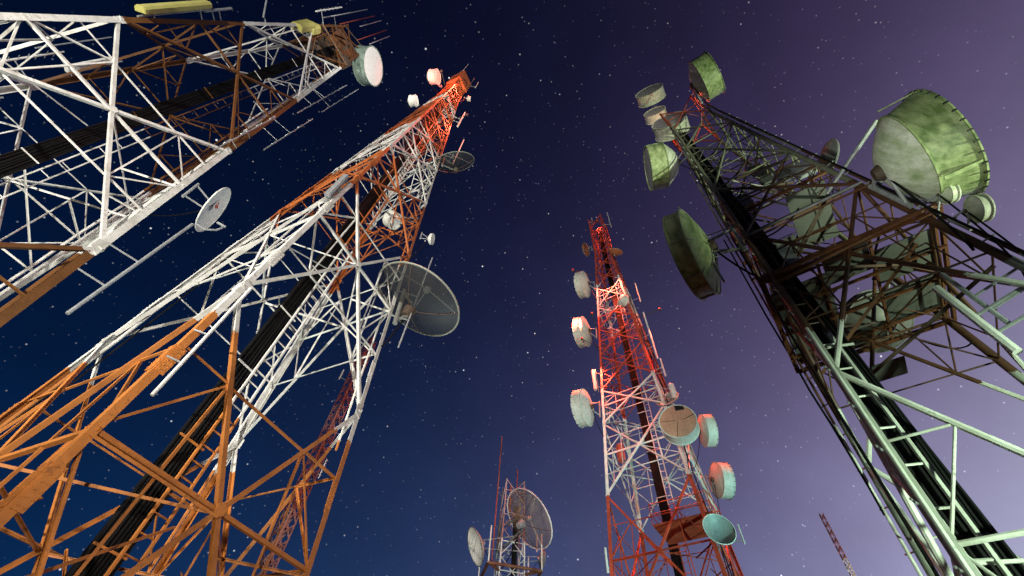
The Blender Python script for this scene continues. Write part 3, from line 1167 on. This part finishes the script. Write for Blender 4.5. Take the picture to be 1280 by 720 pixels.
# ------------------------------------------------------------------ dishes on T3 (red tower)
G3 = 'dishes on the red and pink tower'
LW = dict(shroud='dish_white', back='dish_white')
drum(T3, 0, 724, 357, 33, (-.97, .22), mode='ellipse', ratio=.34, sign=1, label='red topped drum dish, uppermost of the three on the left of the red tower', group=G3, depth=.25, cone=.13, face='radome_grey', clips=18, **LW)
drum(T3, 0, 723, 416, 38, (-.97, .22), mode='ellipse', ratio=.34, sign=1, label='red topped drum dish, middle of the three on the left of the red tower', group=G3, depth=.25, cone=.13, face='radome_grey', clips=18, **LW)
drum(T3, 0, 723, 511, 47, (-.97, .22), mode='ellipse', ratio=.34, sign=1, label='drum dish with teal base, lowest of the three on the left of the red tower', group=G3, depth=.25, cone=.13, face='radome_grey', clips=20, **LW)
drum(T3, 1, 847, 526, 47, (.06, -1), 'salmon faced round drum dish with a black torn notch', group=G3, depth=.42, cone=.2, face='radome_pink', mode='ellipse', ratio=.86, sign=-1, notch=4.0, clips=0, at=T3.at(1, 847, 526) - ray(847, 526) * 2.2, **LW)
drum(T3, 1, 890, 538, 41, (.96, -.16), mode='ellipse', ratio=.34, sign=1, label='drum dish with red upper side, just right of the salmon faced dish', group=G3, depth=.29, cone=.1, face='radome_white', clips=16, **LW)
drum(T3, 2, 909, 601, 46, (.96, -.14), 'drum dish with dark pink back on the right of the red tower', group=G3, depth=.32, cone=.1, face='radome_white', clips=22, mode='ellipse', ratio=.42, sign=1, **LW)
bowl(T3, 1, 899, 661, 47, (.62, -.78), .66, -1, at=T3.at(1, 899, 661) - ray(899, 661) * 1.5, label='open teal bowl dish low on the right of the red tower', group=G3, skin='dish_grey', rim='dish_white', ribs=0, feed=False, depth=.26, name='solid_dish')
bowl(T3, 1, 834, 498, 30, (-.4, -.9), .45, -1, 'half hidden dark bowl dish behind the salmon faced drum', group=G3, skin='dish_grey', rim='rim', ribs=0, feed=True, name='solid_dish')
bowl(T3, 1, 769, 315, 19, (.15, -1), .5, 1, 'small orange tinted dish seen edge on just below the red tip', group=G3, skin='dish_redlit', rim='rim', ribs=0, feed=False, name='solid_dish')
bowl(T3, 0, 732, 312, 18, (-.9, .3), .4, -1, 'small thin dish at the left of the red tip', group=G3, skin='dish_redlit', rim='rim', ribs=0, feed=True, name='solid_dish')
drum(T3, 1, 781, 377, 15, (.6, .3), 'little pink drum dish on the middle of the red tower', group=G3, depth=.35, cone=.2, face='radome_white', **LW)

# ------------------------------------------------------------------ dishes on T2 (orange tower)
G2 = 'dishes on the orange and white tower'
bowl(T2, 1, 522, 376, 116, (.62, -.78), .62, 1, 'big see-through mesh dish on the side of the orange and white tower', group=G2, depth=.16, skin='mesh', rim='rim', ribs=4)
bowl(T2, 1, 568, 203, 50, (-.15, -1), .5, 1, 'dark mesh dish near the top of the orange and white tower', group=G2, depth=.18, skin='mesh', rim='rim', ribs=6)
drum(T2, 'axis', 494, 277, 21, (.7, .5), 'small round pinkish white dish inside the bracing of the orange and white tower', group=G2, depth=.5, cone=.2, face='radome_white', mode='ellipse', ratio=.8, sign=-1, **LW)
drum(T2, 1, 541, 299, 13, (.9, .1), 'tiny white dish on a stub beside the mesh dish', group=G2, depth=.2, cone=.3, face='radome_white', mode='ellipse', ratio=.35, sign=-1, **LW)
drum(T2, 3, 547, 96, 20, (.8, -.1), 'small drum dish with white face, upper of two beside the boxy orange top', group=G2, depth=.5, cone=.3, face='radome_white', mode='ellipse', ratio=.4, sign=-1, **LW)
drum(T2, 3, 520, 126, 15, (.8, -.1), 'small drum dish with white face, lower of two beside the boxy orange top', group=G2, depth=.5, cone=.3, face='radome_white', mode='ellipse', ratio=.4, sign=-1, **LW)
drum(T2, 1, 588, 124, 7, (.9, .2), 'tiny pink dish on the right of the boxy orange top', group=G2, depth=.5, cone=.3, face='radome_white', **LW)

# orange box round the top of T2
tb = MB()
h0b, h1b = .838, .902
zc = T2.axis((h0b + h1b) / 2)
s2 = (T2.pt(1, .8) - T2.pt(0, .8)).normalized()
q2 = (T2.pt(3, .8) - T2.pt(0, .8)).normalized()
hb = T2.rad(.86) * .72 + .06
M['orange_plate'] = plain('orange_plate', (.55, .15, .035), .55, 0, .3, 4)
for e, f in ((s2, q2), (-s2, q2), (q2, s2), (-q2, s2)):
    mb = MB()
    mb.box(zc + e * hb, f * (hb - .02), e * .02, V((0, 0, (h1b - h0b) * 25)))
    sp_ = mb.build('screen_panel', M['orange_plate'], r2)
    for x_, z_ in ((-.3, -.5), (.05, -.2), (.35, -.55)):
        mb = MB()
        c_ = zc + e * (hb + .022) + f * hb * x_ + V((0, 0, z_))
        mb.tube([c_, c_ + e * .02], .16, 12)
        mb.build('hole_dark_disc', M['black'], sp_)  # black disc laid on for the dark of an open hole
mb = MB()
mb.box(T2.axis(h0b) + V((0, 0, .05)), s2 * (hb - .03), q2 * (hb - .03), V((0, 0, .03)))
mb.build('top_deck', M['orange_plate'], r2)

# ------------------------------------------------------------------ dishes on T1 (white tower)
G1 = 'dishes on the huge white and orange tower'
drum(T1, 1, 467, 83, 50, (.98, -.12), 'white faced drum dish with green shroud at the tip of the white tower', group=G1, depth=.34, cone=.15, shroud='dish_deep', face='radome_white', back='dish_deep', mode='ellipse', ratio=.46, sign=-1, seam=True)
bowl(T1, 1, 267, 262, 66, (.80, .60), .34, -1, 'flat white satellite dish with a red mark and a bent feed arm', group=G1, depth=.06, skin='radome_white', rim='radome_white', ribs=0, feed=False, name='satellite_dish', logo=True, offset_feed=True)

# ------------------------------------------------------------------ small antennas on T1
GP = 'antenna poles on the huge white tower'
panel(T1, 0, (174, 10), (258, -2), .42, 'long pale yellow panel antenna along the topmost leg', group=GP)
panel(T1, 3, (82, 86), (140, 70), .34, 'long white panel antenna deep inside the bracing', mat='pole_white', group=GP)
pole(T1, 1, (84, 392), (244, 283), .05, 'long grey pipe antenna running up to the flat white satellite dish', mat='galv', group=GP, arms=2)
pole(T1, 1, (268, 187), (338, 138), .032, 'white pole antenna with dipole loops below the white drum dish', mat='galv', group=GP, arms=2, extras=loops)
pole(T1, 1, (330, 187), (390, 148), .03, 'pole antenna with four dipole loops standing off the lower leg', mat='galv', group=GP, arms=2, extras=loops)
pole(T1, 1, (372, 141), (432, 104), .028, 'pole antenna with cross elements just below the drum dish', mat='galv', group=GP, arms=2, extras=yagi_bits)
pole(T1, 1, (402, 140), (446, 108), .024, 'thin outer pole antenna with cross elements near the drum dish', mat='galv', group=GP, arms=1, extras=yagi_bits)
pole(T1, 0, (395, 14), (426, 5), .05, 'stubby antenna with teeth on the upper edge of the tip', group=GP, arms=1, extras=yagi_bits)
for (a, b, mt, lb) in (((405, 22), (459, 12), 'pole_white', 'white whip, topmost in the fan of whips at the tip'), ((425, 30), (468, 20), 'pole_red', 'red whip, second from the top in the fan of whips'),
                       ((450, 33), (477, 27), 'pole_white', 'short white whip, third from the top in the fan of whips'), ((447, 50), (483, 37), 'pole_red', 'thick orange whip low in the fan of whips'),
                       ((462, 55), (487, 45), 'pole_white', 'short white whip, lowest in the fan of whips')):
    pole(T1, 2, a, b, .045, lb, mat=mt, group='fan of whips at the tip of the white tower', arms=1)
pole(T1, 3, (0, 77), (78, 62), .04, 'thin pale whip crossing behind the upper bracing', group=GP, arms=1, extras=yagi_bits)
pole(T1, 3, (44, 60), (140, 47), .03, 'thin dark whip above the deep bracing', mat='galv', group=GP, arms=1)
pole(T1, 0, (256, 14), (290, 12), .06, 'short grey bracket antenna on the topmost leg', mat='galv', group=GP, arms=2)
pole(T1, 0, (329, 22), (333, 0), .05, 'stub antenna pointing up from the topmost leg', mat='galv', group=GP, arms=1, upright=False)

rng = random.Random(21)
for q in range(12):
    h = rng.uniform(.60, .71)
    i = rng.randrange(4)
    a = T1.pt(i, h)
    b = T1.pt(i + rng.choice((1, 2)), h + rng.uniform(-.03, .04))
    mb = MB()
    d_ = (b - a).normalized()
    u_ = d_.orthogonal().normalized()
    mb.angle([a, b], u_, d_.cross(u_), .09, .01)
    mb.build('cross_angle', M['darksteel'] if q % 2 else M['t1'], r1)
for q in range(9):
    h = rng.uniform(.61, .71)
    i = rng.randrange(4)
    p = T1.pt(i, h).lerp(T1.axis(h), rng.uniform(.1, .6))
    mb = MB()
    mb.box(p, fdir1 * rng.uniform(.2, .45), V((-fdir1.y, fdir1.x, 0)) * rng.uniform(.15, .3), V((0, 0, rng.uniform(.3, .7))))
    mb.tube([p - V((0, 0, 1.2)), p + V((0, 0, 1.2))], .05, 6)
    mb.build('equipment_box', M['darksteel'] if q % 3 else M['frame_rust'], r1)
mb = MB()
mb.box(T1.axis(.695), fdir1 * T1.rad(.69) * .62, V((-fdir1.y, fdir1.x, 0)) * T1.rad(.69) * .62, V((0, 0, .03)))
mb.build('top_deck', M['frame_rust'], r1)
panel(T1, 0, (370, 32), (386, 24), .8, 'stubby pale yellow box antenna on the top edge near the tip', group=GP)
panel(T1, 0, (384, 34), (392, 26), .9, 'wide cream box antenna just beside the stubby pale yellow one', group=GP)

# small antennas on T2
GP2 = 'antenna poles on the orange and white tower'
pole(T2, 0, (190, 494), (311, 359), .03, 'white pipe antenna beside the thick orange leg', group=GP2, arms=2)
panel(T2, 0, (409, 243), (420, 228), .20, 'grey box antenna, lower of two on the white leg', mat='galv', group=GP2)
panel(T2, 0, (420, 232), (431, 217), .20, 'grey box antenna, upper of two on the white leg', mat='galv', group=GP2)
pole(T2, 1, (566, 205), (575, 172), .04, 'thin white whip standing beside the dark mesh dish', group=GP2, arms=1)
pole(T2, 1, (594, 110), (600, 104), .04, 'tiny whip on an arm right of the boxy orange top', group=GP2, arms=1)
pole(T2, 1, (572, 158), (584, 143), .07, 'small white stub antenna below the boxy orange top', group=GP2, arms=2)
pole(T2, 3, (579, 88), (584, 78), .03, 'two pronged whip on the boxy orange top', group=GP2, arms=1)
pole(T2, 1, (498, 434), (540, 322), .03, 'thin grey pipe antenna behind the big mesh dish', mat='galv', group=GP2, arms=2)

# small antennas on T3
GP3 = 'antenna poles on the red tower'
panel(T3, 0, (744, 487), (742, 463), .30, 'pink panel antenna on the left leg of the red tower', mat='pole_white', group=GP3)
panel(T3, 1, (845, 497), (838, 480), .34, 'pink panel antenna above the salmon faced dish', mat='pole_white', group=GP3)
panel(T3, 0, (776, 576), (772, 556), .5, 'rusty red panel antenna inside the pale bracing', mat='pole_red', group=GP3)
pole(T3, 1, (822, 448), (806, 390), .06, 'long pink pole antenna on the right of the red tower', group=GP3, arms=2, extras=None)
pole(T3, 1, (801, 377), (795, 354), .05, 'short whip on a small dark box right of the red tower', group=GP3, arms=1)
pole(T3, 1, (764, 284), (759, 266), .05, 'thin whip at the red tip', group=GP3, arms=1)
pole(T3, 0, (741, 280), (740, 272), .05, 'short spike at the red tip', group=GP3, arms=1)
pole(T3, 0, (760, 716), (755, 685), .06, 'pale bracket pole at the lower left of the red tower', group=GP3, arms=1)
pole(T3, 2, (931, 680), (926, 655), .05, 'pale bracket pole right of the teal bowl dish', group=GP3, arms=1)
pole(T3, 1, (832, 470), (826, 448), .06, 'short pink pole beside the right leg', group=GP3, arms=2)

# small antennas on T4
GP4 = 'antenna poles on the dark tower'
pole(T4, 1, (1272, 440), (1248, 300), .07, 'pale green standing pipe right of the deck', mat='pole_white', group=GP4, arms=2)
pole(T4, 1, (1262, 405), (1243, 290), .04, 'thin pipe with a small lamp on its head right of the deck', mat='galv', group=GP4, arms=2)
pole(T4, 0, (905, 352), (862, 250), .03, 'thin pale stay pole beside the tattered drum dish', mat='galv', group=GP4, arms=2)
pole(T4, 2, (880, 100), (862, 122), .03, 'thin rod above the grey drums', mat='galv', group=GP4, arms=1, upright=False)
# the big struts that carry the giant drum
bg = [o for o in bpy.data.objects if o.get('label', '').startswith('giant drum')][0]
inv = bg.matrix_world.inverted()
for a, b in (((1096, 150), (1034, 242)), ((1113, 218), (1090, 236)), ((1150, 247), (1120, 252))):
    mb = MB()
    mb.tube([inv @ T4.at(1, *a), inv @ T4.at(1, *b)], .05, 8)
    mb.build('stay_rod', M['galv'], bg, True)

# red lamps on the tips, and more added on arms for red light
def edge(T, h, i, f, out):
    """a spot outside the face between legs i and i+1"""
    p = T.pt(i, h).lerp(T.pt(i + 1, h), f)
    o = p - T.axis(h)
    o.z = 0
    return p + o.normalized() * out


def added_lamp_on_arm(T, p, label, size, power, aim, cone=95):  # arm lamps are added to redden the dishes and bracing below
    b = beacon(p, label, size, power, aim=aim, cone=cone)
    lp, lg, h = T.near_leg(p)
    mb = MB()
    mb.tube([V((0, 0, .02)), lp - p], .03, 6)
    mb.build('arm', M['darksteel'], b)


beacon(T4.axis(.668), 'red lamp glowing at the tip of the dark tower', .12, 170)
added_lamp_on_arm(T3, edge(T3, .66, 0, .02, 2.4), 'added red lamp on an arm left of the red tower above its left drum dishes', .12, 15000, T3.pt(0, .50, 1.2), 80)
added_lamp_on_arm(T3, edge(T3, .66, 0, .5, 1.2), 'added red lamp on an arm high on the near face of the red tower', .12, 13000, T3.axis(.42), 70)
added_lamp_on_arm(T3, edge(T3, .47, 0, .1, 1.8), 'added red lamp on an arm above the lowest left drum dish', .12, 13000, T3.pt(0, .33, .5), 70)
added_lamp_on_arm(T3, edge(T3, .50, 1, .3, 2.2), 'added red lamp on an arm above the salmon faced dish', .12, 15000, T3.pt(1, .30, 1.0), 62)
added_lamp_on_arm(T3, edge(T3, .50, 0, .35, 2.2), 'added red lamp on an arm at the middle of the near face of the red tower', .12, 6500, T3.pt(0, .49, 5.0), 115)
beacon(T3.axis(.89), 'red lamp on the tip of the red tower', .16, 14000, aim=T3.axis(.5), cone=42)
beacon(T2.axis(.918), 'red lamp on the boxy orange top', .14, 200)
added_lamp_on_arm(T2, edge(T2, .84, 0, .5, 1.1), 'added red lamp on an arm just under the boxy orange top', .10, 3600, T2.axis(.62), 52)
added_lamp_on_arm(T2, edge(T2, .66, 0, .75, 1.2), 'added red lamp on an arm above the dark mesh dish', .10, 2600, T2.axis(.45), 56)
added_lamp_on_arm(T2, edge(T2, .70, 3, .75, 1.6), 'added red lamp on an arm beside the two small drum dishes', .10, 3600, T2.pt(3, .80, 1.0), 58)


# ================================================================== farther masts
class Straight(Tower):
    def rad(s, h):
        return s.k


def mast(base, height, half, nlev, mat, label, leg_w, diag_w, phi=.6, taper=None, cat='tower'):
    T = Straight(0, 0, height, half, phi, 1, 1)
    T.c = V((base.x, base.y, 0))
    T.h0 = -1.6 / height + .002
    if taper:
        T.rad = lambda h: half * (taper + (1 - taper) * max(0, 1 - h))
    root = thing('lattice_mast', label, cat, (0, 0, 0))
    lv = [T.h0 + (1 - T.h0) * q / nlev for q in range(nlev + 1)]
    T.htop = 1
    lattice(T, root, mat, lv, leg_w, diag_w, diag_w, diag_w, lambda h: 1, gusset=False, plan=False)
    return T, root


def ground_at(px, py, dist):
    d = ray(px, py)
    f = dist / V((d.x, d.y, 0)).length
    return EYE + d * f


# T5: low tower at the bottom middle
top5 = ground_at(642, 606, 34)
H5 = top5.z - 1.6
M['t5'] = banded_paint('pink_and_white_paint', H5 + 2, [(0, (.62, .62, .60)), (H5 * .84, (.36, .17, .15)), (H5 * .93, (.46, .34, .33))], .4)
T5, r5 = mast(top5, H5, 1.75, 11, M['t5'], 'short white and pink lattice tower crowded with mesh dishes', .15, .085, .95, taper=.62)
for k in range(4):
    p, q = T5.pt(k, .655, 1.3), T5.pt(k + 1, .655, 1.3)
    mb = MB()
    mb.tube([p, q], .10, 6)
    mb.build('outrigger', M['frame_rust'], r5)
    mb = MB()
    mb.tube([T5.pt(k, .655), p], .09, 6)
    mb.build('outrigger', M['frame_rust'], r5)
    mb = MB()
    mb.tube([p, p + V((0, 0, 2.4))], .05, 6)
    mb.build('corner_post', M['pole_white'], r5)
mb = MB()
mb.tube([T5.axis(h) + V((.3, -.3, 0)) for h in (T5.h0, .2, .5, .9)], .2, 8)
mb.build('cable_bundle', M['cable'], r5)
G5 = 'dishes on the short white and pink tower'
bowl(T5, 1, 661, 648, 82, (.82, -.42), .56, 1, 'large pale mesh dish with a round feed on the short tower', group=G5, depth=.16, skin='mesh2', rim='pole_white', ribs=5, at=T5.at('axis', 661, 648) - ray(661, 648) * 2.2, feedmat='pole_white', feedlen=.35)
bowl(T5, 3, 594, 683, 50, (-.93, .2), .32, -1, 'pale bowl dish facing left on the short tower', group=G5, depth=.2, skin='dish_white', rim='rim', ribs=0, feed=True, at=T5.at('axis', 594, 683), name='solid_dish')
bowl(T5, 1, 678, 699, 25, (.95, .1), .28, 1, 'small dark dish edge on at the right of the short tower', group=G5, depth=.2, skin='dish_grey', rim='rim', ribs=0, feed=True, at=T5.at('axis', 678, 699), name='solid_dish')
pole(T5, 'axis', (615, 700), (629, 546), .05, 'tall thin red whip rising from the short tower', mat='pole_red', group='whips on the short tower', arms=2)
pole(T5, 'axis', (646, 612), (646, 587), .05, 'short whip behind the pale mesh dish', mat='pole_red', group='whips on the short tower', arms=1)
pole(T5, 'axis', (637, 640), (634, 607), .07, 'pink stub pole left of the pale mesh dish', mat='pole_red', group='whips on the short tower', arms=1)
pole(T5, 'axis', (671, 690), (671, 668), .05, 'white post at the right of the short tower', group='whips on the short tower', arms=1)

# T6: slim red mast behind the orange tower
base6 = ground_at(328, 720, 26)
tz = at_line(462, 425, V((base6.x, base6.y, 0)), V((base6.x, base6.y, 1))).z
H6 = tz - 1.6
M['t6'] = banded_paint('dark_red_and_pink_paint', H6 + 2, [(0, (.20, .05, .035)), (H6 * .30, (.32, .16, .13)), (H6 * .52, (.20, .05, .035)), (H6 * .72, (.30, .14, .12)), (H6 * .8, (.20, .05, .035))], .4)
T6, r6 = mast(base6, H6, .44, 34, M['t6'], 'slim dark red lattice mast behind the orange tower', .11, .065, .3)
for (a, b, lb) in (((398, 598), (409, 574), 'lowest small side antenna on the slim red mast'), ((425, 548), (433, 526), 'middle small side antenna on the slim red mast'), ((424, 474), (430, 462), 'highest small side antenna on the slim red mast')):
    pole(T6, 'axis', a, b, .03, lb, group='side antennas on the slim red mast', arms=1, extras=yagi_bits)

# T7: thin far mast at the bottom right
top7 = ground_at(1026, 642, 62)
H7 = top7.z - 1.6
M['t7'] = banded_paint('red_and_cream_paint', H7 + 2, [(0, (.75, .66, .6)), (H7 * .88, (.34, .10, .09))], .4)
T7, r7 = mast(top7, H7, .30, 34, M['t7'], 'thin distant mast with a dark red tip and a cream shaft', .10, .085, .4)

# ================================================================== ground
mb = MB()
mb.add([(-900, -900, 0), (900, -900, 0), (900, 900, 0), (-900, 900, 0)], [(0, 1, 2, 3)])
M['ground'] = plain('gravel_and_grass', (.07, .07, .05), .95, 0, .6, .6)
g = mb.build('ground', M['ground'])
g['kind'] = 'structure'


# ================================================================== light
def spot(name, loc, target, power, col, size, blend=.5, soft=.25):
    ld = bpy.data.lights.new(name, 'SPOT')
    ld.energy = power
    ld.color = col
    ld.spot_size = R(size)
    ld.spot_blend = blend
    ld.shadow_soft_size = soft
    o = bpy.data.objects.new(name, ld)
    o.location = loc
    d = (V(target) - V(loc)).normalized()
    o.rotation_euler = d.to_track_quat('-Z', 'Y').to_euler()
    COL.objects.link(o)
    return o


spot('floodlight_warm', (-13, -17, .6), (-11, 9, 20), 60000, (1, .955, .86), 66, .5)
spot('floodlight_white', (2.0, -9, .6), (-8.5, 9, 11), 8800, (1, .90, .74), 62, .5)
spot('floodlight_cool', (0, 22, .6), (-8, 8, 16), 9000, (.84, 1.0, .93), 60, .6)
spot('floodlight_teal', (17, 6, .6), (10.6, 23.8, 12.5), 16000, (.42, 1.0, .92), 46, .8)
spot('floodlight_green', (7.5, -4.5, .5), (8.8, 4.8, 3.4), 11000, (.74, 1.0, .70), 60, .7)
spot('floodlight_upper_green', (16, -5, .5), (9, 4.8, 17), 21000, (.82, 1.0, .66), 44, .8)
spot('added_drum_spot', (-1.5, 1.0, .5), (7.9, 2.6, 12.2), 4800, (.92, 1.0, .84), 21, .8)  # added narrow beam that brightens the back of the giant drum
spot('added_long_beam', (14, -10, .5), (-15.5, 7.7, 43.5), 130000, (1, .98, .92), 13, .6)  # added narrow beam that whitens the drum face at the T1 tip
spot('added_tip_beam', (4, -14, .5), (-6.5, 8.6, 43), 60000, (1, .60, .45), 15, .7)  # added narrow beam that brightens the orange box on T2
spot('added_far_spot', (2, 14, .5), (2.2, 34, 14), 9000, (1, .93, .9), 50, .6)  # added spot that lights the short tower
spot('added_distant_spot', (40, 40, .5), (38, 49, 24), 60000, (1, .93, .85), 60, .6)  # added spot that lights the cream shaft of the thin mast

sd = bpy.data.lights.new('added_moon_fill', 'SUN')  # faint fill added as moonlight, no moon in sight
sd.energy = .02
sd.angle = R(.5)
sd.color = (.9, .95, 1)
so = bpy.data.objects.new('added_moon_fill', sd)
so.rotation_euler = (R(40), 0, R(-60))
COL.objects.link(so)

# ------------------------------------------------------------------ night sky: glow of a town low on one side, stars
w = bpy.data.worlds.new("World")
SC.world = w
w.use_nodes = True
nt = w.node_tree
nt.nodes.clear()
out = nt.nodes.new('ShaderNodeOutputWorld')
bg_n = nt.nodes.new('ShaderNodeBackground')
nt.links.new(bg_n.outputs[0], out.inputs[0])
tc = nt.nodes.new('ShaderNodeTexCoord')
dirv = tc.outputs['Generated']
sep = nt.nodes.new('ShaderNodeSeparateXYZ')
nt.links.new(dirv, sep.inputs[0])
X, Y, Z = sep.outputs
X2 = math_n(nt, 'MULTIPLY', X, X)
chan = []
cloud = noise(nt, dirv, 3.2, 6, .6)
cl = math_n(nt, 'MULTIPLY_ADD', cloud, .7)
nt.nodes[-1].inputs[2].default_value = -.35
for (c0, a, b, c, e) in ((-3.365, 3.71, .661, -1.912, -.214), (-2.832, 2.183, .717, -2.37, 1.064), (-1.921, 1.512, .611, -1.889, .868)):
    s = math_n(nt, 'ADD', math_n(nt, 'MULTIPLY', X, a), math_n(nt, 'MULTIPLY', Y, b))
    s = math_n(nt, 'ADD', s, math_n(nt, 'MULTIPLY', Z, c))
    s = math_n(nt, 'ADD', s, math_n(nt, 'MULTIPLY', X2, e))
    s = math_n(nt, 'ADD', math_n(nt, 'ADD', s, c0), cl)
    s = math_n(nt, 'MINIMUM', math_n(nt, 'EXPONENT', s), .6)
    chan.append(s)
comb = nt.nodes.new('ShaderNodeCombineXYZ')
for s, i in zip(chan, comb.inputs):
    nt.links.new(s, i)
total = comb.outputs[0]


def stars(scale, radius, keep, gain):
    vo = nt.nodes.new('ShaderNodeTexVoronoi')
    vo.voronoi_dimensions = '3D'
    vo.feature = 'F1'
    vo.inputs['Scale'].default_value = scale
    nt.links.new(dirv, vo.inputs['Vector'])
    sp = nt.nodes.new('ShaderNodeSeparateColor')
    nt.links.new(vo.outputs['Color'], sp.inputs[0])
    near = math_n(nt, 'SUBTRACT', 1.0, math_n(nt, 'DIVIDE', vo.outputs['Distance'], radius * scale), True)
    near = math_n(nt, 'POWER', near, 1.5)
    pick = math_n(nt, 'GREATER_THAN', sp.outputs[0], 1 - keep)
    br = math_n(nt, 'POWER', sp.outputs[1], 4.0)
    val = math_n(nt, 'MULTIPLY', math_n(nt, 'MULTIPLY', near, pick), math_n(nt, 'MULTIPLY', br, gain))
    tint = ramp(nt, sp.outputs[2], [(0, (.75, .85, 1)), (.6, (1, 1, 1)), (1, (1, .86, .8))])
    sc = nt.nodes.new('ShaderNodeVectorMath')
    sc.operation = 'SCALE'
    nt.links.new(tint, sc.inputs[0])
    nt.links.new(val, sc.inputs['Scale'])
    return sc.outputs[0]


for args in ((20, .0026, .26, 9.0), (44, .0021, .40, 2.6), (92, .0018, .42, .75), (150, .0016, .30, .35)):
    ad = nt.nodes.new('ShaderNodeVectorMath')
    ad.operation = 'ADD'
    nt.links.new(total, ad.inputs[0])
    nt.links.new(stars(*args), ad.inputs[1])
    total = ad.outputs[0]
nt.links.new(total, bg_n.inputs[0])
bg_n.inputs[1].default_value = 1.0
w.cycles.sampling_method = 'MANUAL'
w.cycles.sample_map_resolution = 256

SC.view_settings.view_transform = 'Standard'
SC.view_settings.look = 'None'
SC.view_settings.exposure = 0
SC.view_settings.gamma = 1
SC.cycles.max_bounces = 6
SC.cycles.diffuse_bounces = 2
SC.cycles.glossy_bounces = 2
SC.cycles.transparent_max_bounces = 10
SC.cycles.sample_clamp_indirect = 4
SC.cycles.use_denoising = True
